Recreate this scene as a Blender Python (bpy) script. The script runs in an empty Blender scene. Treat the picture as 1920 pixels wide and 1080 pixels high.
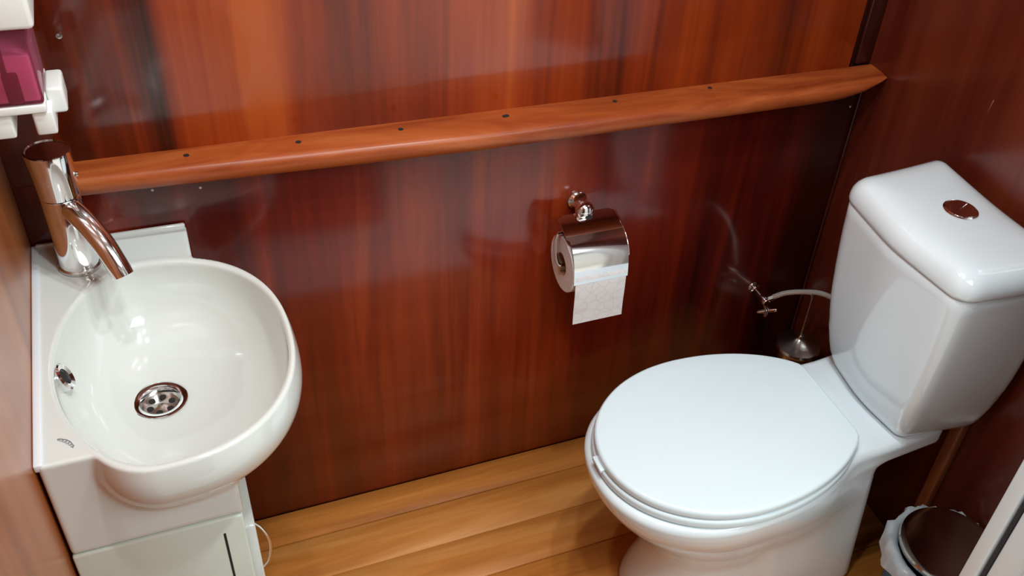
import bpy, bmesh, math, random
import numpy as np
from mathutils import Vector, Matrix
random.seed(4)
PI = math.pi
scn = bpy.context.scene
COL = scn.collection

# ------------------------------------------------------------------ camera
def euler_rot(a, b, c):
    ca, sa, cb, sb, cc, sc = math.cos(a), math.sin(a), math.cos(b), math.sin(b), math.cos(c), math.sin(c)
    return (np.array([[cc, -sc, 0], [sc, cc, 0], [0, 0, 1]]) @ np.array([[1, 0, 0], [0, ca, -sa], [0, sa, ca]])
            @ np.array([[cb, 0, sb], [0, 1, 0], [-sb, 0, cb]]))
R = euler_rot(2.3884, .5155, -.5724)          # world -> camera (x right, y down, z forward)
cam = bpy.data.cameras.new('camera')
cam.sensor_width = 36
cam.lens = 1835.4 * 36 / 1920
cam.shift_x = (960 - 1107.7) / 1920
cam.shift_y = (571.9 - 540) / 1920
cam.clip_start = .02
camo = bpy.data.objects.new('camera', cam)
COL.objects.link(camo)
M = Matrix.Identity(4)
for i in range(3):
    M[i][0] = R[0][i]; M[i][1] = -R[1][i]; M[i][2] = -R[2][i]
M[0][3], M[1][3], M[2][3] = 0, -1.35, 1.64794
camo.matrix_world = M
scn.camera = camo

# ------------------------------------------------------------------ light
w = bpy.data.worlds.new('world'); scn.world = w; w.use_nodes = True
w.node_tree.nodes['Background'].inputs[0].default_value = (.9, .95, 1, 1)
w.node_tree.nodes['Background'].inputs[1].default_value = .05
scn.view_settings.view_transform = 'Standard'
scn.view_settings.look = 'None'
scn.view_settings.exposure = 0.08
scn.view_settings.gamma = 1
scn.view_settings.use_curve_mapping = False
CEIL = 2.12
scn.cycles.caustics_reflective = False
scn.cycles.caustics_refractive = False
def area(name, loc, size, power, col, shape='DISK', rot=(0, 0, 0), size_y=None):
    l = bpy.data.lights.new(name, 'AREA'); l.shape = shape; l.size = size
    if size_y: l.size_y = size_y
    l.energy = power; l.color = col
    o = bpy.data.objects.new(name, l); COL.objects.link(o); o.location = loc; o.rotation_euler = rot
    return o
SPOTS = [(.10, -.42), (.50, -.45), (.56, -.70), (.26, -.84)]
for i, (x, y) in enumerate(SPOTS):
    area('downlight_lamp', (x, y, CEIL - .012), .055, (3.6, 5.2, 5.2, 4.8)[i], (.90, .985, 1))
area('added_hall_fill', (.9, -1.75, CEIL - .02), 1.3, 28, (.90, .98, 1), 'RECTANGLE', size_y=.9)  # added soft fill from the unseen hall, lifts the front faces
for hx, hy in ((1.15, -2.05),):
    l = bpy.data.lights.new('added_hall_spot', 'SPOT'); l.energy = 60; l.spot_size = math.radians(75); l.spot_blend = .6; l.shadow_soft_size = .05; l.color = (1, .95, .90)  # added spot, brightens the unseen hall floor mirrored in the varnish
    o = bpy.data.objects.new('added_hall_spot', l); COL.objects.link(o); o.location = (hx, hy, CEIL - .02)

# ------------------------------------------------------------------ helpers
def mat(name):
    m = bpy.data.materials.new(name); m.use_nodes = True
    nt = m.node_tree; return m, nt, nt.nodes['Principled BSDF']
def setp(b, **k):
    for n, v in k.items():
        n = n.replace('_', ' ')
        b.inputs[n].default_value = v
def simple(name, col, rough=.4, metal=0., **k):
    m, nt, b = mat(name)
    setp(b, Base_Color=(*col, 1), Roughness=rough, Metallic=metal, **k)
    return m
def srgb(r, g, b):
    f = lambda c: (c / 255 / 12.92) if c <= 10 else ((c / 255 + .055) / 1.055) ** 2.4
    return (f(r), f(g), f(b))
def node(nt, t, **k):
    n = nt.nodes.new(t)
    for a, v in k.items(): setattr(n, a, v)
    return n
def ramp(nt, stops):
    r = node(nt, 'ShaderNodeValToRGB')
    e = r.color_ramp.elements
    while len(e) < len(stops): e.new(.5)
    for el, (p, c) in zip(e, stops): el.position = p; el.color = (*c, 1)
    return r
def wood(name, stops, scale, fine, rough=.22, coat=.6, coat_rough=.07, bands=None, rnd=0., seed=0., dist=.5, bump=.03):
    """grain runs along the axis with the small scale value"""
    m, nt, b = mat(name); L = nt.links.new
    tc = node(nt, 'ShaderNodeTexCoord')
    mp = node(nt, 'ShaderNodeMapping'); mp.inputs['Scale'].default_value = scale; mp.inputs['Location'].default_value = (seed, seed * .7, seed * 1.3)
    L(tc.outputs['Object'], mp.inputs['Vector'])
    n1 = node(nt, 'ShaderNodeTexNoise'); n1.inputs['Scale'].default_value = 1; n1.inputs['Detail'].default_value = 4
    n1.inputs['Roughness'].default_value = .62; n1.inputs['Distortion'].default_value = dist
    L(mp.outputs[0], n1.inputs['Vector'])
    mp2 = node(nt, 'ShaderNodeMapping'); mp2.inputs['Scale'].default_value = fine
    L(tc.outputs['Object'], mp2.inputs['Vector'])
    n2 = node(nt, 'ShaderNodeTexNoise'); n2.inputs['Scale'].default_value = 1; n2.inputs['Detail'].default_value = 4
    L(mp2.outputs[0], n2.inputs['Vector'])
    val = n1.outputs['Fac']
    if bands:                                   # broad bands along x: veneer tone, in the lower panel some reflection too
        sx = node(nt, 'ShaderNodeSeparateXYZ'); L(tc.outputs['Object'], sx.inputs[0])
        wob = node(nt, 'ShaderNodeMath', operation='MULTIPLY_ADD'); wob.inputs[1].default_value = .05; L(n1.outputs['Fac'], wob.inputs[0])
        L(sx.outputs['X'], wob.inputs[2])
        mr = node(nt, 'ShaderNodeMapRange'); mr.inputs[1].default_value = bands[0]; mr.inputs[2].default_value = bands[1]
        L(wob.outputs[0], mr.inputs[0])
        rb = ramp(nt, [(p, (v, v, v)) for p, v in bands[2]]); rb.color_ramp.interpolation = 'EASE'
        L(mr.outputs[0], rb.inputs[0])
        mx = node(nt, 'ShaderNodeMix', data_type='FLOAT'); mx.inputs[0].default_value = .5
        L(val, mx.inputs[2]); L(rb.outputs[0], mx.inputs[3]); val = mx.outputs[0]
    if rnd:
        oi = node(nt, 'ShaderNodeObjectInfo')
        ma = node(nt, 'ShaderNodeMath', operation='MULTIPLY_ADD'); ma.inputs[1].default_value = rnd
        L(oi.outputs['Random'], ma.inputs[0]); L(val, ma.inputs[2]); val = ma.outputs[0]
        off = node(nt, 'ShaderNodeVectorMath', operation='ADD')
        sc = node(nt, 'ShaderNodeMath', operation='MULTIPLY'); sc.inputs[1].default_value = 37.
        L(oi.outputs['Random'], sc.inputs[0]); L(mp.outputs[0], off.inputs[0]); L(sc.outputs[0], off.inputs[1]); L(off.outputs[0], n1.inputs['Vector'])
    ad = node(nt, 'ShaderNodeMath', operation='MULTIPLY_ADD'); ad.inputs[1].default_value = .10
    L(n2.outputs['Fac'], ad.inputs[0]); L(val, ad.inputs[2])
    sb = node(nt, 'ShaderNodeMath', operation='SUBTRACT'); sb.inputs[1].default_value = .05; L(ad.outputs[0], sb.inputs[0])
    r = ramp(nt, stops); L(sb.outputs[0], r.inputs[0]); L(r.outputs[0], b.inputs['Base Color'])
    setp(b, Roughness=rough, Coat_Weight=coat, Coat_Roughness=coat_rough, Coat_IOR=1.5, Specular_IOR_Level=.22)
    bp = node(nt, 'ShaderNodeBump'); bp.inputs['Strength'].default_value = bump; bp.inputs['Distance'].default_value = .002
    L(n2.outputs['Fac'], bp.inputs['Height']); L(bp.outputs[0], b.inputs['Normal'])
    return m

# ---- mesh helpers
def link(name, me, m=None, parent=None, smooth=True):
    if m is not None: me.materials.append(m)
    if smooth:
        for p in me.polygons: p.use_smooth = True
    o = bpy.data.objects.new(name, me); COL.objects.link(o)
    if parent is not None: o.parent = parent
    return o
def bmobj(name, bm, m, parent=None, smooth=False, sharp=None):
    bmesh.ops.recalc_face_normals(bm, faces=bm.faces)
    me = bpy.data.meshes.new(name); bm.to_mesh(me); bm.free()
    o = link(name, me, m, parent, smooth)
    if smooth and sharp: me.set_sharp_from_angle(angle=math.radians(sharp))
    return o
def pyobj(name, v, f, m, parent=None, smooth=True, sharp=None):
    bm = bmesh.new(); vs = [bm.verts.new(p) for p in v]
    for q in f:
        try: bm.faces.new([vs[i] for i in q])
        except ValueError: pass
    return bmobj(name, bm, m, parent, smooth, sharp)
def box(bm, lo, hi, bev=0., seg=2):
    r = bmesh.ops.create_cube(bm, size=1.)
    vs = r['verts']
    for v in vs:
        v.co = Vector([lo[i] + (v.co[i] + .5) * (hi[i] - lo[i]) for i in range(3)])
    if bev:
        es = list({e for v in vs for e in v.link_edges})
        bmesh.ops.bevel(bm, geom=es, offset=bev, segments=seg, profile=.5, affect='EDGES')
    return vs
def boxobj(name, lo, hi, m, parent=None, bev=.0015, seg=2):
    bm = bmesh.new(); box(bm, lo, hi, bev, seg)
    return bmobj(name, bm, m, parent, smooth=bev > 0, sharp=50)
def tube(bm, pts, rad, n=12, caps=True):
    pts = [Vector(p) for p in pts]
    rads = rad if isinstance(rad, (list, tuple)) else [rad] * len(pts)
    rings = []; prev = None
    for i, p in enumerate(pts):
        t = (pts[min(i + 1, len(pts) - 1)] - pts[max(i - 1, 0)]).normalized()
        if prev is None:
            u = t.orthogonal().normalized()
        else:
            u = (prev - t * prev.dot(t)).normalized()
        prev = u; v = t.cross(u)
        rings.append([bm.verts.new(p + rads[i] * (math.cos(2 * PI * k / n) * u + math.sin(2 * PI * k / n) * v)) for k in range(n)])
    for a, b in zip(rings, rings[1:]):
        for k in range(n): bm.faces.new((a[k], a[(k + 1) % n], b[(k + 1) % n], b[k]))
    if caps: bm.faces.new(rings[0][::-1]); bm.faces.new(rings[-1])
def lathe(bm, prof, c=(0, 0, 0), axis=(0, 0, 1), n=40, cap=True):
    """prof: list of (radius, height along axis)"""
    q = Vector((0, 0, 1)).rotation_difference(Vector(axis)); c = Vector(c)
    rings = []
    for r, h in prof:
        if r < 1e-6: rings.append([bm.verts.new(c + q @ Vector((0, 0, h)))])
        else: rings.append([bm.verts.new(c + q @ Vector((r * math.cos(2 * PI * k / n), r * math.sin(2 * PI * k / n), h))) for k in range(n)])
    for a, b in zip(rings, rings[1:]):
        for k in range(n):
            k2 = (k + 1) % n
            if len(a) == 1 and len(b) == 1: continue
            if len(a) == 1: bm.faces.new((a[0], b[k2], b[k]))
            elif len(b) == 1: bm.faces.new((a[k], a[k2], b[0]))
            else: bm.faces.new((a[k], a[k2], b[k2], b[k]))
    if cap:
        if len(rings[0]) > 1: bm.faces.new(rings[0][::-1])
        if len(rings[-1]) > 1: bm.faces.new(rings[-1])
def latheobj(name, prof, m, parent=None, c=(0, 0, 0), axis=(0, 0, 1), n=40, sharp=40, cap=True):
    bm = bmesh.new(); lathe(bm, prof, c, axis, n, cap)
    return bmobj(name, bm, m, parent, True, sharp)
def tubeobj(name, pts, rad, m, parent=None, n=12, caps=True):
    bm = bmesh.new(); tube(bm, pts, rad, n, caps)
    return bmobj(name, bm, m, parent, True, 50)
def smoothpath(pts, sub=8):
    P = [Vector(p) for p in pts]; out = []
    for i in range(len(P) - 1):
        p0, p1, p2, p3 = P[max(i - 1, 0)], P[i], P[i + 1], P[min(i + 2, len(P) - 1)]
        for k in range(sub):
            t = k / sub
            out.append(.5 * ((2 * p1) + (p2 - p0) * t + (2 * p0 - 5 * p1 + 4 * p2 - p3) * t * t + (3 * p1 - p0 - 3 * p2 + p3) * t ** 3))
    out.append(P[-1]); return out
def loft(bm, sections, cap=True):
    rings = [[bm.verts.new(p) for p in s] for s in sections]
    n = len(rings[0])
    for a, b in zip(rings, rings[1:]):
        for k in range(n): bm.faces.new((a[k], a[(k + 1) % n], b[(k + 1) % n], b[k]))
    if cap: bm.faces.new(rings[0][::-1]); bm.faces.new(rings[-1])
def roundpoly(corners, seg=8):
    """corners: list of (x, y, radius) counter-clockwise -> rounded outline"""
    out = []; n = len(corners)
    for i, (x, y, r) in enumerate(corners):
        p = Vector((x, y)); a = Vector(corners[i - 1][:2]); b = Vector(corners[(i + 1) % n][:2])
        d1 = (a - p).normalized(); d2 = (b - p).normalized()
        ang = d1.angle(d2); t = r / math.tan(ang / 2)
        c = p + (d1 + d2).normalized() * (r / math.sin(ang / 2))
        s = p + d1 * t; e = p + d2 * t
        a0 = math.atan2(s.y - c.y, s.x - c.x); a1 = math.atan2(e.y - c.y, e.x - c.x)
        while a1 - a0 > PI: a1 -= 2 * PI
        while a1 - a0 < -PI: a1 += 2 * PI
        for k in range(seg + 1):
            q = a0 + (a1 - a0) * k / seg
            out.append((c.x + r * math.cos(q), c.y + r * math.sin(q)))
    return out
def resample(pts, n):
    P = np.array(pts + [pts[0]]); d = np.r_[0, np.cumsum(np.hypot(*np.diff(P, axis=0).T))]
    t = np.linspace(0, d[-1], n, endpoint=False)
    return np.c_[np.interp(t, d, P[:, 0]), np.interp(t, d, P[:, 1])]

# ---- implicit ceramic shapes -> quads (surface nets)
def smin(a, b, k):
    h = np.clip(.5 + .5 * (b - a) / k, 0, 1); return b + (a - b) * h - k * h * (1 - h)
def smax(a, b, k): return -smin(-a, -b, k)
def rbox(x, y, z, lo, hi, r):
    c = [(lo[i] + hi[i]) / 2 for i in range(3)]; s = [(hi[i] - lo[i]) / 2 - r for i in range(3)]
    q = [np.abs(v - c[i]) - s[i] for i, v in enumerate((x, y, z))]
    return np.sqrt(sum(np.maximum(v, 0) ** 2 for v in q)) + np.minimum(np.maximum(q[0], np.maximum(q[1], q[2])), 0) - r
def surfnet(f, lo, hi, h):
    ax = [np.arange(lo[i], hi[i] + h, h) for i in range(3)]
    X, Y, Z = np.meshgrid(*ax, indexing='ij'); V = f(X, Y, Z)
    N = [len(a) for a in ax]; C = [n - 1 for n in N]
    acc = np.zeros((*C, 3)); cnt = np.zeros(C)
    S = V < 0
    corner = lambda A, o: A[o[0]:o[0] + C[0], o[1]:o[1] + C[1], o[2]:o[2] + C[2]]
    for d in range(3):
        for b in range(4):
            o0 = [0, 0, 0]; oth = [i for i in range(3) if i != d]
            o0[oth[0]] = b & 1; o0[oth[1]] = b >> 1
            o1 = list(o0); o1[d] = 1
            v0, v1 = corner(V, o0), corner(V, o1); cr = corner(S, o0) != corner(S, o1)
            t = np.where(cr, v0 / np.where(v0 == v1, 1, v0 - v1), 0)
            for i in range(3):
                acc[..., i] += cr * (o0[i] + (t if i == d else 0))
            cnt += cr
    act = cnt > 0
    idx = -np.ones(C, int); idx[act] = np.arange(act.sum())
    ijk = np.argwhere(act)
    P = (ijk + acc[act] / cnt[act][:, None]) * h + np.array(lo)
    for _ in range(2):
        e = h * .2; f0 = f(*P.T)
        g = np.stack([(f(*(P + np.eye(3)[i] * e).T) - f(*(P - np.eye(3)[i] * e).T)) / (2 * e) for i in range(3)], 1)
        st = -f0[:, None] * g / np.maximum((g * g).sum(1), 1e-3)[:, None]
        ln = np.linalg.norm(st, axis=1, keepdims=True); P = P + st * np.minimum(1, h * .5 / np.maximum(ln, 1e-9))
    F = []
    for d in range(3):
        a, b = [(1, 2), (2, 0), (0, 1)][d]
        sl0 = [slice(None)] * 3; sl1 = [slice(None)] * 3; sl0[d] = slice(0, -1); sl1[d] = slice(1, None)
        S0, S1 = S[tuple(sl0)], S[tuple(sl1)]
        for flip, cond in ((False, S0 & ~S1), (True, ~S0 & S1)):
            q = np.argwhere(cond)
            q = q[(q[:, a] > 0) & (q[:, b] > 0) & (q[:, a] < C[a]) & (q[:, b] < C[b])]
            def at(da, db):
                r = q.copy(); r[:, a] -= da; r[:, b] -= db; return idx[r[:, 0], r[:, 1], r[:, 2]]
            quad = np.stack([at(1, 1), at(0, 1), at(0, 0), at(1, 0)], 1)
            F.append(quad[:, ::-1] if flip else quad)
    return P, np.concatenate(F)
def netobj(name, f, lo, hi, h, m, parent=None):
    P, F = surfnet(f, lo, hi, h)
    me = bpy.data.meshes.new(name); me.from_pydata(P.tolist(), [], F.tolist()); me.update()
    return link(name, me, m, parent, True)

def tag(o, label, cat, group=None):
    o['label'] = label; o['category'] = cat
    if group: o['group'] = group
    return o
def struct(o, label=None):
    o['kind'] = 'structure'
    if label: o['label'] = label
    return o
def empty(name, loc=(0, 0, 0)):
    o = bpy.data.objects.new(name, None); COL.objects.link(o); o.location = loc; o.empty_display_size = .02
    return o
def thing(name, label, cat, loc=(0, 0, 0), group=None):
    return tag(empty(name, loc), label, cat, group)
def adopt(parent):
    """children were modelled in world coordinates"""
    bpy.context.view_layer.update()
    inv = parent.matrix_world.inverted()
    for c in parent.children: c.matrix_parent_inverse = inv

# ------------------------------------------------------------------ materials
S = srgb
M_UP = wood('mahogany_upper', [(.38, S(50, 12, 6)), (.45, S(92, 28, 10)), (.515, S(128, 44, 13)), (.585, S(154, 58, 15)), (.68, S(182, 84, 30))],
            (11, 11, .45), (90, 90, 3), rough=.34, coat=.9, coat_rough=.12,
            bands=(-.2, 1.2, [(0, .40), (.05, .45), (.125, .30), (.19, .66), (.26, .78), (.31, .42), (.45, .55), (.6, .62), (.75, .5), (.84, .62), (.9, .45), (.97, .7)]), seed=3.)
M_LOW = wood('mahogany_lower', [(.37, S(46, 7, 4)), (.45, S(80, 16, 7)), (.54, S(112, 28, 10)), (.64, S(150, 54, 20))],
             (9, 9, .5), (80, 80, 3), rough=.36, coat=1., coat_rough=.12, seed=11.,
             bands=(-.2, 1.25, [(0, .44), (.2, .50), (.34, .50), (.46, .64), (.58, .66), (.68, .50), (.82, .40), (1, .38)]))  # lighter middle: paler veneer, plus the reflection under the ledge boosted in colour
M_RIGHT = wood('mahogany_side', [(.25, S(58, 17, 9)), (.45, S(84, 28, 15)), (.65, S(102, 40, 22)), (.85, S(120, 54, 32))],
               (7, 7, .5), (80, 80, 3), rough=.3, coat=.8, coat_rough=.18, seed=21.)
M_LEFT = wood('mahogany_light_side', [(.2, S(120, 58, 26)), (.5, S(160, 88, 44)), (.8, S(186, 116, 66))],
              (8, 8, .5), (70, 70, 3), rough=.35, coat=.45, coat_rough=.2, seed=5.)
M_LEDGE = wood('ledge_wood', [(.28, S(104, 38, 16)), (.42, S(138, 60, 26)), (.56, S(160, 77, 35)), (.75, S(180, 98, 50))],
               (3.2, 18, 18), (7, 90, 90), rough=.42, coat=.25, coat_rough=.25, seed=8., dist=.7)
M_BATTEN = wood('batten_wood', [(.2, S(120, 60, 34)), (.8, S(176, 106, 62))], (14, 14, 1), (90, 90, 4), rough=.4, coat=.3, seed=2.)
M_CORNER = wood('dark_corner_wood', [(.2, S(40, 10, 8)), (.8, S(78, 30, 24))], (14, 14, 1), (90, 90, 4), rough=.3, coat=.5, seed=2.)
M_FLOOR = wood('floor_plank_wood', [(.32, S(126, 68, 24)), (.48, S(170, 102, 42)), (.66, S(196, 124, 56)), (.88, S(216, 150, 82))],
               (1.6, 18, 18), (6, 110, 110), rough=.5, coat=.1, coat_rough=.3, rnd=.26, seed=1., bump=.06)
M_CERAMIC = simple('toilet_ceramic', (.74, .81, .84), .12, Coat_Weight=.6, Coat_Roughness=.04)
M_SEAT = simple('seat_plastic', (.72, .82, .86), .24)
M_BASIN = simple('basin_ceramic', (.70, .725, .69), .10, Coat_Weight=.6, Coat_Roughness=.03)
M_CAB = simple('cabinet_lacquer', (.66, .71, .62), .35)
M_GROOVE = simple('groove_dark', (.012, .012, .010), .7)
M_CHROME = simple('chrome', (.86, .86, .87), .07, 1.)
M_STEEL = simple('brushed_steel', (.62, .60, .57), .22, 1.)
M_LID = simple('bin_lid_steel', (.62, .62, .60), .12, 1.)
M_WHITEPL = simple('white_plastic', (.80, .81, .77), .35)
M_UPVC = simple('white_frame', (.80, .89, .92), .3)
M_RUBBER = simple('rubber_seal', (.02, .02, .025), .6)
M_SILICONE = simple('silicone', (.74, .77, .80), .35)
M_HALLWALL = simple('hall_cream_paint', (.72, .72, .68), .7)
M_HALLFLOOR = simple('hall_floor_vinyl', (.70, .68, .64), .5)
M_CEIL = simple('ceiling_white', (.80, .80, .78), .6)
M_BLUE = simple('blue_plastic', S(40, 118, 160), .3)
M_HOLE = simple('dark_hole', (.01, .007, .005), .8)
M_CARD = simple('cardboard', S(150, 110, 76), .8)
M_PRINT = simple('grey_print', (.28, .28, .29), .5)
M_SPECK = simple('paint_speck', (.6, .55, .5), .6)
M_BRAID, nt, b = mat('braided_hose'); setp(b, Base_Color=(.72, .72, .68, 1), Roughness=.35, Metallic=.6)
M_PAPER, nt, b = mat('embossed_paper')
setp(b, Base_Color=(.84, .80, .79, 1), Roughness=.9)
tc = node(nt, 'ShaderNodeTexCoord'); vo = node(nt, 'ShaderNodeTexVoronoi', feature='DISTANCE_TO_EDGE'); vo.inputs['Scale'].default_value = 55
nt.links.new(tc.outputs['Object'], vo.inputs['Vector'])
rp = ramp(nt, [(0, (.76, .71, .70)), (.10, (.84, .80, .79))]); nt.links.new(vo.outputs['Distance'], rp.inputs[0]); nt.links.new(rp.outputs[0], b.inputs['Base Color'])
bp = node(nt, 'ShaderNodeBump'); bp.inputs['Strength'].default_value = .5; bp.inputs['Distance'].default_value = .002
nt.links.new(rp.outputs[0], bp.inputs['Height']); nt.links.new(bp.outputs[0], b.inputs['Normal'])
def film(name, tint, body, amount, rough):
    """thin clear film: tinted see-through with a little body and a fresnel sheen"""
    m, nt, b = mat(name); L = nt.links.new
    setp(b, Base_Color=(*body, 1), Roughness=rough)
    tr = node(nt, 'ShaderNodeBsdfTransparent'); tr.inputs[0].default_value = (*tint, 1)
    lw = node(nt, 'ShaderNodeFresnel'); lw.inputs[0].default_value = 1.4
    ma = node(nt, 'ShaderNodeMath', operation='ADD', use_clamp=True); ma.inputs[1].default_value = amount
    mx = node(nt, 'ShaderNodeMixShader')
    L(lw.outputs[0], ma.inputs[0]); L(ma.outputs[0], mx.inputs[0]); L(tr.outputs[0], mx.inputs[1]); L(b.outputs[0], mx.inputs[2])
    L(mx.outputs[0], nt.nodes['Material Output'].inputs['Surface'])
    return m
M_RESERVOIR = film('clear_pink_plastic', (.95, .52, .66), (.75, .25, .38), .06, .08)
M_SOAP = simple('pink_soap', S(245, 180, 212), .25)
M_PUMP = simple('dark_red_pump', S(150, 12, 40), .35)
M_BAG = film('bin_bag_film', (.86, .9, .93), (.8, .84, .88), .42, .25)

# ------------------------------------------------------------------ the room
XL, XR = -.2165, 1.25
YF = -.80                                        # line of the doorway
ZL = .863                                        # top of the ledge
wb = struct(boxobj('wall_back', (XL - .06, .014, 0), (XR + .08, .08, CEIL), M_CORNER, bev=0), 'varnished mahogany back wall behind the ledge')
boxobj('upper_panel', (XL, 0, ZL - .03), (1.197, .014, CEIL), M_UP, wb, bev=.001)
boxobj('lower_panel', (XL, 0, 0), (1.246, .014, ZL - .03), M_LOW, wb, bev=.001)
boxobj('corner_strip', (1.215, .004, ZL), (XR, .014, CEIL), M_CORNER, wb, bev=.003)
tubeobj('corner_bead', [(1.243, -.003, .02), (1.243, -.003, ZL - .03)], .003, M_CORNER, wb, 8)
latheobj('panel_screw', [(0.004, 0), (.004, .0012), (0, .002)], M_STEEL, wb, (-.108, -.0002, 1.049), (0, -1, 0), 12)
for x, z in ((-.04, .80), (.026, .793), (1.228, .775)):
    latheobj('paint_speck', [(0.0022, 0), (0, .0012)], M_SPECK, wb, (x, -.0002, z), (0, -1, 0), 8)
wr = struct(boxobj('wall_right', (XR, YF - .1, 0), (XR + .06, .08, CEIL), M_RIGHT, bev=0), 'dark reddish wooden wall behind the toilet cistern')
boxobj('corner_batten', (XR - .02, -.528, 0), (XR, -.503, .47), M_BATTEN, wr, bev=.004)
bm = bmesh.new(); tube(bm, [(XR - .0004, -.300, .918), (XR - .0004, -.303, .945)], .0008, 6)
bmobj('scratch', bm, M_BATTEN, wr, True)
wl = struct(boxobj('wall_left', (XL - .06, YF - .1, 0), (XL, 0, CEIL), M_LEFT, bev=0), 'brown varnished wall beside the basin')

fl = struct(boxobj('floor', (XL - .06, YF - .1, -.05), (XR + .06, .08, -.016), M_GROOVE, bev=0), 'honey coloured timber plank floor')
y = 0.
k = 0
while y > YF - .1:
    wd = .078 if k == 0 else .101
    y1 = max(y - wd, YF - .1)
    o = boxobj('floor_plank', (XL, y1 + .0009, -.016), (XR, y - .0009, (0, -.0006, .0004)[k % 3]), M_FLOOR, fl, bev=.0012, seg=1)
    y = y1; k += 1
ce = struct(boxobj('ceiling', (-.9, -2.7, CEIL), (2.5, .08, CEIL + .05), M_CEIL, bev=0), 'plain white ceiling')

# doorway: white frame with a black seal, then the hall behind the viewer
d1 = empty('door_1', (1.0, -.82, 0)); struct(d1, 'white door frame upright with black rubber seal at the lower right')
boxobj('frame_stop', (1.0, -.8125, 0), (1.06, -.787, 2.0), M_UPVC, d1, .003)
boxobj('seal_channel', (1.012, -.824, 0), (1.06, -.8125, 2.0), M_RUBBER, d1, 0)
tubeobj('rubber_seal', [(1.009, -.8182, 0), (1.009, -.8182, 2.0)], .0042, M_RUBBER, d1, 10)
boxobj('frame_post', (1.0, -.872, 0), (1.06, -.824, 2.0), M_UPVC, d1, .006, 3)
boxobj('frame_cover', (.992, -.90, 0), (1.06, -.872, 2.0), M_UPVC, d1, .004)
adopt(d1)
struct(boxobj('wall_front', (1.06, YF - .1, 0), (XR, YF + .01, CEIL), M_RIGHT, bev=0), 'short wooden return wall beside the door frame')
struct(boxobj('floor_hall', (-.9, -2.7, -.05), (2.5, YF - .1, -.002), M_HALLFLOOR, bev=0), 'pale hall floor outside the doorway')
struct(boxobj('wall_hall_back', (-.9, -2.76, 0), (2.5, -2.7, CEIL), M_HALLWALL, bev=0), 'white hall wall behind the viewer')
struct(boxobj('wall_hall_left', (-.96, -2.7, 0), (-.9, YF - .1, CEIL), M_HALLWALL, bev=0), 'white hall end wall on the basin side')
struct(boxobj('wall_hall_right', (2.5, -2.7, 0), (2.56, YF - .1, CEIL), M_HALLWALL, bev=0), 'white hall end wall on the toilet side')
struct(boxobj('wall_hall_front_left', (-.9, YF - .16, 0), (XL - .06, YF - .1, CEIL), M_HALLWALL, bev=0), 'white hall wall left of the doorway')
struct(boxobj('wall_hall_front_right', (XR, YF - .16, 0), (2.5, YF - .1, CEIL), M_HALLWALL, bev=0), 'white hall wall right of the doorway')
refl_block = thing('hall_reflection_block', 'unseen dark wooden block added behind the viewer to darken the panel reflection', 'reflection block', (.14, -2.1, 0))  # unseen block added in place of the viewer's dark reflection in the varnish
boxobj('body', (-.20, -2.4, 0), (.46, -1.70, 2.0), M_LOW, refl_block, .004)
for xa, xb in ((-.19, .127), (.133, .45)):
    dd = boxobj('door', (xa, -1.70, .05), (xb, -1.682, 1.97), M_RIGHT, refl_block, .003)
    tubeobj('handle', [((.115 if xa < 0 else .145), -1.672, .95), ((.115 if xa < 0 else .145), -1.672, 1.1)], .005, M_STEEL, dd, 8)
adopt(refl_block)
for i, (x, y) in enumerate(SPOTS):
    dl = thing('downlight', ['recessed chrome ceiling downlight above the basin', 'recessed chrome ceiling downlight above the paper roll', 'recessed chrome ceiling downlight above the toilet', 'recessed chrome ceiling downlight nearest the doorway'][i], 'ceiling light', (x, y, CEIL), 'bathroom downlights')
    bm = bmesh.new(); lathe(bm, [(.032, -.004), (.042, -.006), (.044, -.002), (.044, 0)], (x, y, CEIL), n=28, cap=False); bmobj('bezel', bm, M_CHROME, dl, True, 50)
    adopt(dl)

# ------------------------------------------------------------------ ledge rail along the back wall
led = thing('wall_ledge', 'long varnished wooden ledge with rounded front edge along the back wall', 'ledge', (.5, 0, ZL))
st = []
xs = list(np.linspace(-.168, 1.10, 30)) + list(np.linspace(1.115, XR - .001, 16))
for x in xs:
    dep = float(np.interp(x, [-.22, .12, .45, 1.13, 1.19, 1.23, 1.25], [.047, .058, .071, .072, .069, .060, .052]))
    th = float(np.interp(x, [-.22, .3, 1.08, 1.15, 1.2, 1.235, 1.25], [.034, .036, .034, .031, .022, .010, .006]))
    prof = [(0, 0), (-dep * .55, .0004), (-dep + .012, 0), (-dep + .006, -.0015), (-dep + .002, -min(.005, th * .3)), (-dep, -min(.010, th * .45)), (-dep + .001, -th * .62),
            (-dep + .006, -th * .85), (-dep + .014, -th), (-dep * .4, -th), (0, -th)]
    st.append([(x, p[0], ZL + p[1]) for p in prof])
bm = bmesh.new(); loft(bm, st); bmobj('rail', bm, M_LEDGE, led, True, 60)
for x, yy in ((.015, -.021), (.173, -.023), (.329, -.023), (.504, -.022), (.500, -.023), (.699, -.019), (.887, -.014)):
    latheobj('nail_hole', [(.0042, 0), (.0042, .0008), (.003, .0005), (0, .0003)], M_HOLE, led, (x, yy, ZL), n=14)
adopt(led)

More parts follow.
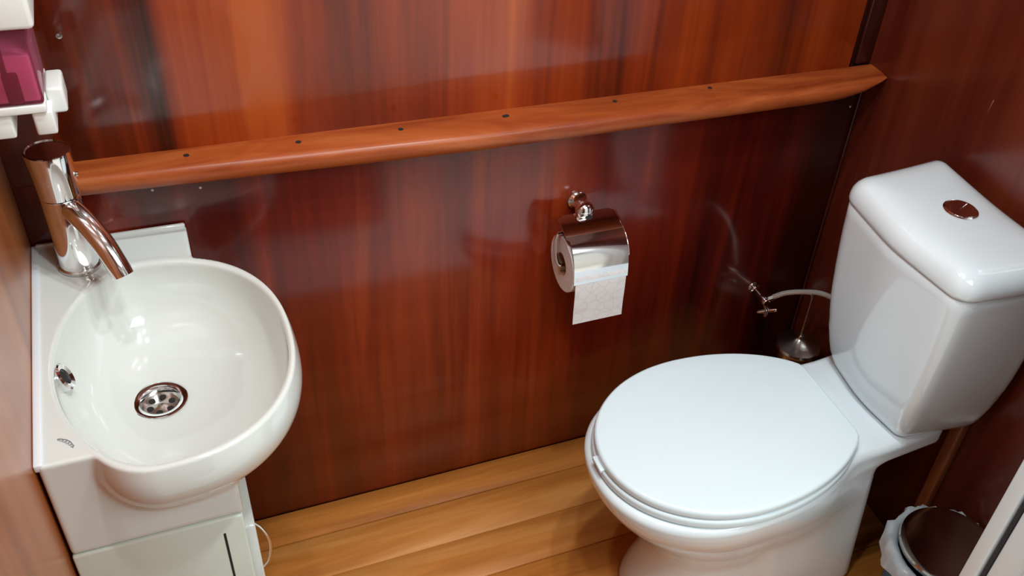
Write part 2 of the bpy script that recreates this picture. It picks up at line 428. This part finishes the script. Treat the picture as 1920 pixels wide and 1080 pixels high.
# ------------------------------------------------------------------ basin + cabinet
ZR = .735
cx, cy = -.080, -.284
def plan(x, y, al, ar, b, n, nl=None):
    a = np.where(x < cx, al, ar); n = np.where(x < cx, nl or n, n)
    return ((np.abs(x - cx) / a) ** n + (np.abs(y - cy) / b) ** n + 1e-9) ** (1 / n)
DX, DY = -.084, -.247                            # drain centre
def basin_f(x, y, z):
    d = np.clip(ZR - z, 0, None)
    body = rbox(x, y, z, (XL + .004, -.447, .568), (-.005, -.003, ZR), .005)
    ro = plan(x, y, .104, .180, .206, 2.3)
    # outer bowl: slight belly below the rim then closing underneath
    belly = 1 + .045 * np.sin(np.clip(d / .09, 0, 1) * PI)
    qo = ((ro / belly) ** 2.9 + (d / .150) ** 2.9 + 1e-9) ** (1 / 2.9)
    bowl = (qo - 1) * .155
    bowl = np.maximum(bowl, z - ZR)
    bowl = np.maximum(bowl, (XL + .004) - x)
    solid = smin(body, bowl, .006)
    solid = smax(solid, z - (ZR - .0005), .004)
    # the hollow
    t = np.clip(d / .125, 0, 1)
    sx = x - (DX - cx) * .6 * t; sy = y - (DY - cy) * t ** 2.2 * .8
    ri = plan(sx, sy, .113, .1730, .1955, 2.25, 1.9)
    qi = (ri ** 2.35 + (d / .125) ** 2.35 + 1e-9) ** (1 / 2.35)
    hol = (qi - 1) * .13
    hol = np.where(z > ZR, (ri - 1) * .13, hol)
    drain = np.sqrt((x - DX) ** 2 + (y - DY) ** 2) - .030
    drain = np.maximum(drain, .585 - z)
    hol = smin(hol, drain, .004)
    return smax(solid, -hol, .006)
bs = thing('wash_basin', 'white ceramic corner basin with round bowl on the cabinet', 'basin', (-.11, -.22, .568))
netobj('bowl', basin_f, (-.225, -.52, .56), (.125, .01, .748), .003, M_BASIN, bs)
boxobj('silicone_bead', (XL + .0002, -.446, ZR - .010), (XL + .0105, -.004, ZR + .0012), M_SILICONE, bs, .002)
# raised lip of the tap deck at the back wall side
boxobj('deck_lip', (XL + .006, -.010, ZR - .004), (-.006, -.003, ZR + .004), M_BASIN, bs, .003, 3)
# drain
zd = .612
dr = latheobj('drain_flange', [(.024, -.016), (.0255, -.004), (.027, -.0005), (.033, .0015), (.037, .001), (.0385, -.002), (.0385, -.006)], M_CHROME, bs, (DX, DY, zd), n=48, cap=False)
gz = zd - .012
latheobj('drain_grid', [(.0255, 0), (.0255, .002), (.008, .003), (.006, .0045), (0, .005)], M_STEEL, dr, (DX, DY, gz), n=36)
for k in range(6):
    a = k * PI / 3 + .3
    latheobj('drain_hole', [(.0046, 0), (.0046, .0012), (0, .0011)], M_HOLE, dr, (DX + .0155 * math.cos(a), DY + .0155 * math.sin(a), gz + .0022), n=14)
# overflow ring on the wall side of the hollow
oc = Vector((-.1855, -.262, .702)); on_ = Vector((.90, -.02, .42)).normalized()
ov = latheobj('overflow_ring', [(.0105, -.006), (.011, .001), (.0165, .003), (.0195, .001), (.0195, -.008)], M_CHROME, bs, oc, on_, 32, cap=False)
latheobj('overflow_hole', [(.0105, 0), (0, .0002)], M_HOLE, ov, oc - on_ * .002, on_, 24)
# faint grey maker's mark on the deck (illegible arc)
bm = bmesh.new()
def stroke(pts, r=.0005):
    tube(bm, [(p[0], p[1], ZR - .0006) for p in pts], r, 5)
mk = Vector((-.182, -.416)); u = Vector((.018, -.020)).normalized(); v = Vector((-u.y, u.x))
L = lambda a, b_: tuple(mk + u * a + v * b_)
stroke([L(-.012, .000), L(-.008, .0025), L(-.002, .0045), L(.004, .0045), L(.010, .0025), L(.013, -.001)])
for k in range(6):
    a = -.010 + k * .0042; h = .0028 * math.cos((a) * 90)
    stroke([L(a, -.003 + h), L(a + .001, .001 + h)]); stroke([L(a + .001, .001 + h), L(a + .0026, -.0028 + h)], .0004)
bmobj('makers_mark', bm, M_PRINT, bs, False)
adopt(bs)

cab = thing('vanity_cabinet', 'off-white narrow cabinet under the wash basin', 'cabinet', (-.11, -.22, 0))
boxobj('body', (XL + .004, -.437, 0), (-.010, -.004, .566), M_CAB, cab, .002)
fp = boxobj('front_panel', (XL + .004, -.4495, .02), (-.007, -.437, .5665), M_CAB, cab, .003)
boxobj('slot', (-.0355, -.4500, .20), (-.0325, -.4485, .539), M_GROOVE, fp, 0)
dr_ = boxobj('door', (-.010, -.432, .03), (.0055, -.012, .518), M_BASIN, cab, .003)
hp = [(.004, -.425, .528 - .012)]
hp = smoothpath([(.003, -.424, .516), (.012, -.426, .503), (.019, -.427, .480), (.020, -.427, .455), (.014, -.426, .425), (.003, -.424, .410)], 6)
tubeobj('handle', hp, .0016, M_CHROME, dr_, 8)
adopt(cab)

# ------------------------------------------------------------------ mixer tap
tap = thing('mixer_tap', 'chrome single lever mixer tap on the basin deck', 'tap', (-.153, -.066, ZR))
bx_, by_ = -.153, -.066
latheobj('base_ring', [(.0285, 0), (.0285, .004), (.0265, .006)], M_STEEL, tap, (bx_, by_, ZR - .0005), n=36)
latheobj('body', [(.0260, .004), (.0255, .030), (.0250, .118), (.0240, .1195)], M_CHROME, tap, (bx_, by_, ZR), n=40)
latheobj('lever_cap', [(.0240, .1205), (.0258, .122), (.0268, .150), (.0290, .186), (.0285, .189), (.0265, .1895), (.0250, .1875), (0, .187)], M_CHROME, tap, (bx_, by_, ZR), n=40)
latheobj('lever_button', [(.0035, 0), (.0035, .003), (.001, .0035)], M_STEEL, tap, (bx_ + .0268, by_ - .004, ZR + .150), (1, -.1, 0), 12)
sd = Vector((.057, -.090, 0)); sl = sd.length; sd.normalize()
sp = []
for s, z in ((.004, .106), (.030, .1025), (.056, .092), (.080, .074), (.098, .052), (.108, .036)):
    sp.append((bx_ + sd.x * s, by_ + sd.y * s, ZR + z))
tubeobj('spout', smoothpath(sp, 7), .0148, M_CHROME, tap, 20)
adopt(tap)

# ------------------------------------------------------------------ soap dispenser on the left wall
so = thing('soap_dispenser', 'white wall soap dispenser with clear pink reservoir above the tap', 'dispenser', (XL, -.09, .95))
y0, y1 = -.145, -.045
boxobj('lid', (XL, y0 - .004, 1.124), (-.118, y1 + .004, 1.185), M_WHITEPL, so, .006, 3)
boxobj('reservoir', (XL + .004, y0, 1.030), (-.130, y1, 1.124), M_RESERVOIR, so, .004, 3)
boxobj('soap', (XL + .006, y0 + .004, 1.032), (-.133, y1 - .003, 1.092), M_SOAP, so, .003, 2)
boxobj('pump_column', (-.168, y0 + .001, 1.031), (-.150, y0 + .016, 1.072), M_PUMP, so, .004, 2)
boxobj('pump_tube', (-.166, y0 + .0015, 1.070), (-.160, y0 + .010, 1.122), M_PUMP, so, .001, 1)
boxobj('bracket_plate', (XL, y0, 1.018), (-.130, y1, 1.029), M_WHITEPL, so, .002)
for xa, xb in ((-.205, -.170), (-.148, -.125)):
    boxobj('bracket_cheek', (xa, y0 + .004, .986), (xb, y1, 1.018), M_WHITEPL, so, .003)
boxobj('push_button', (-.130, -.115, 1.000), (-.110, -.062, 1.034), M_WHITEPL, so, .004, 3)
adopt(so)

# ------------------------------------------------------------------ toilet-paper holder and roll
th_ = thing('paper_holder', 'chrome wall paper holder with hinged cover over the roll', 'paper holder', (.655, 0, .66))
latheobj('wall_mount', [(.0185, 0), (.0185, .004), (.013, .010), (.011, .020), (.0150, .026), (.0175, .034), (.0165, .042), (.011, .048), (0, .050)], M_CHROME, th_, (.655, -.0005, .660), (0, -1, 0), 32)
tubeobj('hinge_arm', smoothpath([(.655, -.034, .650), (.657, -.040, .640), (.660, -.046, .632), (.600, -.050, .628)], 5), .0035, M_CHROME, th_, 10)
tubeobj('roll_bar', smoothpath([(.603, -.048, .628), (.596, -.052, .615), (.596, -.060, .585), (.600, -.067, .571), (.615, -.068, .570), (.70, -.068, .570)], 6), .0032, M_CHROME, th_, 10)
# cover: plate sloping forward, rolling over into the front flap
prof = [(-.034, .654), (-.050, .651), (-.070, .645), (-.088, .637), (-.098, .630), (-.107, .620), (-.1135, .607), (-.118, .590), (-.1205, .574), (-.1215, .562)]
pp_ = [(p.x, p.y) for p in smoothpath([(a, b_, 0) for a, b_ in prof], 4)]
bm = bmesh.new(); top = []; 
for i, (yy, zz) in enumerate(pp_):
    ys = -yy
    xl = .602 if ys < .085 else .607
    xr = .716 if ys < .095 else .7135
    if ys < .040: xl += .010; xr -= .010
    nrm = Vector((0, pp_[min(i + 1, len(pp_) - 1)][0] - pp_[max(i - 1, 0)][0], pp_[min(i + 1, len(pp_) - 1)][1] - pp_[max(i - 1, 0)][1])).normalized()
    nn = Vector((0, -nrm.z, nrm.y)) * .0006
    top.append([(xl, yy + nn.y, zz + nn.z), (xr, yy + nn.y, zz + nn.z), (xr, yy - nn.y, zz - nn.z), (xl, yy - nn.y, zz - nn.z)])
loft(bm, top); cv = bmobj('cover', bm, M_CHROME, th_, True, 40)
latheobj('cover_slot', [(.0085, 0), (.0085, .0012), (0, .0011)], M_HOLE, cv, (.659, -.0455, .6518), (0, -.25, 1), 20)
bm = bmesh.new(); tube(bm, [(.7145, a, b_) for a, b_ in pp_[:26]], .0017, 8); bmobj('cover_edge', bm, M_CHROME, cv, True)
adopt(th_)
ro = thing('toilet_roll', 'embossed white toilet roll with a hanging sheet under the chrome cover', 'toilet paper', (.66, -.068, .57))
latheobj('roll', [(.021, 0), (.053, 0), (.054, .001), (.054, .098), (.053, .099), (.021, .099), (.021, 0)], M_PAPER, ro, (.607, -.064, .570), (1, 0, 0), 48, cap=False)
latheobj('core', [(.0195, .0), (.021, -.001), (.021, .1), (.0195, .1), (.0195, 0)], M_CARD, ro, (.607, -.064, .570), (1, 0, 0), 32, cap=False)
bm = bmesh.new(); sec = []
for i in range(19):
    t = i / 18; z = .600 - t * .135
    yy = -.064 - math.sqrt(max(.055 ** 2 - max(z - .57, 0) ** 2, 0)) - .0004 - .002 * math.sin(t * 5)
    sec.append([(.609 + .006 * t, yy - .0004, z - .0), (.709 + .006 * t, yy - .0004, z + .001 * t), (.709 + .006 * t, yy + .0004, z), (.609 + .006 * t, yy + .0004, z)])
loft(bm, sec); bmobj('hanging_sheet', bm, M_PAPER, ro, True, 40)
adopt(ro)

# ------------------------------------------------------------------ toilet
TY = -.415
tl = thing('toilet', 'white close-coupled toilet with closed lid and cistern', 'toilet', (.87, TY, 0))
ZS = np.array([0, .03, .08, .12, .16, .21, .27, .32, .36, .39, .42])
XFR = np.array([.640, .648, .668, .678, .676, .652, .606, .566, .542, .534, .534])
XBK = np.array([1.105, 1.10, 1.095, 1.09, 1.08, 1.07, 1.05, 1.04, 1.03, 1.02, 1.02])
HWS = np.array([.118, .114, .106, .104, .106, .120, .146, .166, .178, .182, .182])
def pw(z, tab):                                   # smooth interpolation
    a = np.interp(z - .012, ZS, tab); b_ = np.interp(z + .012, ZS, tab); c = np.interp(z, ZS, tab)
    return (a + b_ + c) / 3
def toilet_f(x, y, z):
    xf, xb, hw = pw(z, XFR), pw(z, XBK), pw(z, HWS)
    xm = xf + np.interp(z, [0, .2, .4], [.14, .16, .215])
    nb = np.interp(z, [0, .3, .4], [3.4, 3., 2.3])
    a = np.where(x < xm, xm - xf, xb - xm); n = np.where(x < xm, 2.15, nb)
    q = ((np.abs(x - xm) / a) ** n + (np.abs(y - TY) / hw) ** n + 1e-9) ** (1 / n)
    bowl = (q - 1) * hw
    bowl = smax(bowl, z - .402, .014); bowl = smax(bowl, -z, .004)
    pl = rbox(x, y, z - np.clip((x - 1.05), 0, 1) * .12, (.94, TY - .122, .366), (1.175, TY + .122, .412), .014)
    ped = rbox(x - (z - .2) * -.13, y, z, (.84, TY - .122, 0), (1.075, TY + .122, .375), .03)
    return smin(smin(bowl, ped, .03), pl, .028)
netobj('bowl', toilet_f, (.53, -.62, -.008), (1.235, -.21, .43), .004, M_CERAMIC, tl)

def lid_outline(n=96, grow=0., xb=.995, hb=.097):
    xm, hw, af = .768, .181, .223
    pts = []
    for k in range(40):
        a = PI / 2 + PI * k / 39
        ca, sa = math.cos(a), math.sin(a)
        pts.append((xm + (af + grow) * math.copysign(abs(ca) ** .97, ca), (hw + grow) * sa))
    def side(s):
        out = []
        for k in range(1, 14):
            x = xm + (xb - xm) * k / 13
            out.append((x, s * (hw + grow) * math.sqrt(1 - ((x - xm) / .273) ** 2)))
        return out
    lo_ = side(-1)
    lo_ = lo_ + [(xb + .006, -hb + .012), (xb + .006, hb - .012)] + side(1)[::-1]
    return resample(pts + lo_, n)
def slab(name, out, z0, z1, r, m, parent, dome=0.):
    c = out.mean(0); secs = []
    def ring(inset, z):
        d = out - c; ln = np.linalg.norm(d, axis=1, keepdims=True)
        p = c + d * (1 - inset / ln); return [(a, TY + b_, z) for a, b_ in p]
    for t in np.linspace(0, 1, 5): secs.append(ring(r * .5 * (1 - math.sin(t * PI / 2)), z0 + r * .5 * (1 - math.cos(t * PI / 2))))
    for t in np.linspace(0, 1, 6): secs.append(ring(r * (1 - math.cos(t * PI / 2)), z1 - r + r * math.sin(t * PI / 2)))
    for s in (.03, .06, .10, .13):
        secs.append(ring(r + s, z1 + dome * (s / .14)))
    bm = bmesh.new(); loft(bm, secs); return bmobj(name, bm, m, parent, True, 60)
lo = lid_outline(grow=.0015)
slab('seat', lo, .4045, .4205, .006, M_SEAT, tl)
slab('lid', lid_outline(grow=-.001), .4225, .439, .007, M_SEAT, tl, .0015)
boxobj('seat_tab', (.5395, TY - .012, .4165), (.562, TY + .022, .4240), M_SEAT, tl, .002)
def tank_section(z, grow=0.):
    xf = float(np.interp(z, [.42, .46, .52, .6, .7, .78, .84], [1.068, 1.052, 1.040, 1.030, 1.022, 1.018, 1.014])) - grow
    hf = float(np.interp(z, [.42, .45, .50, .56, .64, .72, .78, .84], [.106, .114, .126, .137, .145, .150, .152, .154])) + grow
    hbk = float(np.interp(z, [.42, .45, .50, .56, .64, .72, .78, .84], [.124, .137, .150, .159, .164, .167, .168, .169])) + grow
    bul = .012
    rf = float(np.interp(z, [.42, .6, .8], [.022, .032, .036]))
    pts = [(1.228 + grow * .3, -hbk, .012), (1.228 + grow * .3, hbk, .012), (xf + .006, hf, rf), (xf - bul + .004, 0.0, .30), (xf + .006, -hf, rf)]
    o = resample(roundpoly(pts, 10), 120)
    o = np.roll(o, -int(np.argmax(o[:, 0] * 10 + np.abs(o[:, 1] + .05) * -1)), 0)
    return o
secs = []
for z in [.4165, .418, .421, .43, .44, .455, .47, .49, .51, .54, .57, .6, .64, .68, .72, .75, .772, .7755]:
    o = tank_section(z)
    ins = {.4165: .010, .418: .004, .421: .0015, .7755: .003}.get(z, 0)
    c = o.mean(0); d = o - c; o = c + d * (1 - ins / np.linalg.norm(d, axis=1, keepdims=True))
    secs.append([(a, TY - .007 + b_, z) for a, b_ in o])
bm = bmesh.new(); loft(bm, secs); tk = bmobj('cistern', bm, M_CERAMIC, tl, True, 70)
secs = []
for z, ins in [(.7765, .003), (.778, -.002), (.782, -.003), (.790, -.0025), (.798, -.0005), (.806, .004), (.813, .011), (.8175, .020), (.8205, .031), (.8222, .045), (.823, .065), (.8236, .085)]:
    o = tank_section(.78)
    c = o.mean(0); d = o - c; o = c + d * (1 - ins / np.linalg.norm(d, axis=1, keepdims=True))
    o[:, 0] = np.minimum(o[:, 0], 1.230)
    secs.append([(a, TY - .007 + b_, z) for a, b_ in o])
bm = bmesh.new(); loft(bm, secs); bmobj('cistern_lid', bm, M_CERAMIC, tl, True, 70)
fb = latheobj('flush_button', [(.0285, 0), (.0285, .003), (.026, .0045), (.0245, .0035)], M_CHROME, tl, (1.133, TY - .004, .8228), n=36)
for s in (0, 1):
    pts = []
    for k in range(17):
        a = PI * k / 16 + s * PI + .4
        pts.append((1.133 + .0235 * math.cos(a) - (.0008 * math.sin(.4) * (1 if s == 0 else -1)), TY - .004 + .0235 * math.sin(a) + .0008 * (1 if s == 0 else -1)))
    bm = bmesh.new(); loft(bm, [[(a, b_, .826) for a, b_ in pts], [(a, b_, .8275) for a, b_ in pts]])
    bmobj('button_half', bm, M_CHROME, fb, True, 40)
adopt(tl)

# ------------------------------------------------------------------ angle valve with hose
vl = thing('angle_valve', 'small chrome stop valve on the back wall beside the cistern', 'valve', (1.103, 0, .35))
latheobj('wall_rose', [(.014, 0), (.013, .003), (.006, .005)], M_CHROME, vl, (1.104, -.0005, .350), (0, -1, 0), 24)
tubeobj('pipe_stub', [(1.104, -.004, .350), (1.104, -.045, .350)], .0055, M_CHROME, vl, 12)
latheobj('valve_body', [(.0075, 0), (.0095, .003), (.0095, .020), (.0075, .024)], M_CHROME, vl, (1.104, -.034, .350), (0, -1, 0), 20)
hd = Vector((.28, -.35, -.85)).normalized()
tubeobj('spindle', [Vector((1.104, -.046, .348)), Vector((1.104, -.046, .348)) + hd * .022], .005, M_STEEL, vl, 10)
hc = Vector((1.104, -.046, .348)) + hd * .026
bm = bmesh.new(); a1 = hd.orthogonal().normalized(); a2 = hd.cross(a1)
for k in range(2):
    q = (a1, a2)[k]
    tube(bm, [hc - q * .022, hc - q * .015, hc, hc + q * .015, hc + q * .022], [.003, .005, .0042, .005, .003], 10)
bmobj('cross_handle', bm, M_CHROME, vl, True, 60)
latheobj('hose_nut', [(.0075, 0), (.0085, .002), (.0085, .011), (.006, .013)], M_CHROME, vl, (1.109, -.052, .356), (.75, -.3, .45), 8, sharp=20)
adopt(vl)
hs = thing('inlet_hose', 'braided flexible hose arching from the stop valve to the cistern', 'hose', (1.12, -.06, .365))
tubeobj('braid', smoothpath([(1.116, -.055, .361), (1.130, -.075, .385), (1.146, -.105, .408), (1.158, -.150, .436), (1.163, -.200, .452), (1.165, -.240, .452), (1.165, -.262, .455)], 8), .0055, M_BRAID, hs, 12)
latheobj('end_nut', [(.008, 0), (.009, .002), (.009, .012), (.008, .014)], M_CHROME, hs, (1.165, -.246, .452), (0, -1, .15), 8, sharp=20)
adopt(hs)

# ------------------------------------------------------------------ toilet brush in the corner
br = thing('toilet_brush', 'chrome toilet brush in a round holder behind the toilet', 'toilet brush', (1.186, -.10, 0))
latheobj('holder', [(.044, 0), (.046, .004), (.042, .05), (.040, .18), (.043, .238), (.041, .238), (.038, .18), (.038, .02), (0, .02)], M_STEEL, br, (1.186, -.10, 0), n=36)
latheobj('drip_lid', [(.049, .238), (.0505, .242), (.048, .247), (.034, .252), (.018, .257), (.008, .264), (.006, .272), (0, .273)], M_STEEL, br, (1.186, -.10, 0), n=36)
tubeobj('handle', [(1.186, -.10, .266), (1.186, -.10, .386)], .0036, M_STEEL, br, 10)
tubeobj('handle_knob', [(1.181, -.101, .387), (1.197, -.099, .387)], [.0045, .0045], M_STEEL, br, 10)
adopt(br)

# ------------------------------------------------------------------ pedal bin with liner
bn = thing('waste_bin', 'blue waste bin with steel lid and plastic liner beside the toilet', 'bin', (1.146, -.664, 0))
bc = (1.146, -.664, 0)
latheobj('bucket', [(.074, .0), (.076, .003), (.090, .228), (.0925, .232), (.090, .234), (.087, .228), (.073, .006), (0, .006)], M_BLUE, bn, bc, n=48)
# crumpled liner folded over the edge
bm = bmesh.new(); nr = 90; rows = []
rr = random.Random(7); ph = [rr.uniform(0, 6.28) for _ in range(8)]
for j, (r0, z0, amp) in enumerate([(.084, .205, .001), (.085, .230, .001), (.0890, .2415, .001), (.0965, .2425, .003), (.101, .232, .005), (.100, .216, .006), (.099, .198, .007)]):
    ring = []
    for k in range(nr):
        a = 2 * PI * k / nr
        wv = (math.sin(7 * a + ph[0] + j * .5) + .8 * math.sin(13 * a + ph[1] - j * .7) + .7 * math.sin(23 * a + ph[2] + j) + .5 * math.sin(37 * a + ph[3] - j)) / 2
        z = z0 + (wv * amp * 1.1 if j > 2 else 0) + (.010 * math.sin(3 * a + ph[4]) + .006 * math.sin(8 * a + ph[5]) if j == 6 else 0)
        r = r0 + wv * amp + .009 * max(0, math.cos(a - 2.75)) * (j > 1)
        ring.append(bm.verts.new((bc[0] + r * math.cos(a), bc[1] + r * math.sin(a), z)))
    rows.append(ring)
for a, b_ in zip(rows, rows[1:]):
    for k in range(nr): bm.faces.new((a[k], a[(k + 1) % nr], b_[(k + 1) % nr], b_[k]))
bmobj('liner_bag', bm, M_BAG, bn, True, 80)
ldc = Vector((bc[0] + .004, bc[1] + .002, .240))
latheobj('lid', [(.0885, -.002), (.0905, -.001), (.091, .005), (.089, .009), (.085, .010), (.078, .0095), (.05, .0105), (0, .011)], M_LID, bn, ldc, (.03, .02, 1), 56, sharp=30)
boxobj('pedal', (1.07, -.765, .006), (1.11, -.735, .014), M_RUBBER, bn, .003)
adopt(bn)
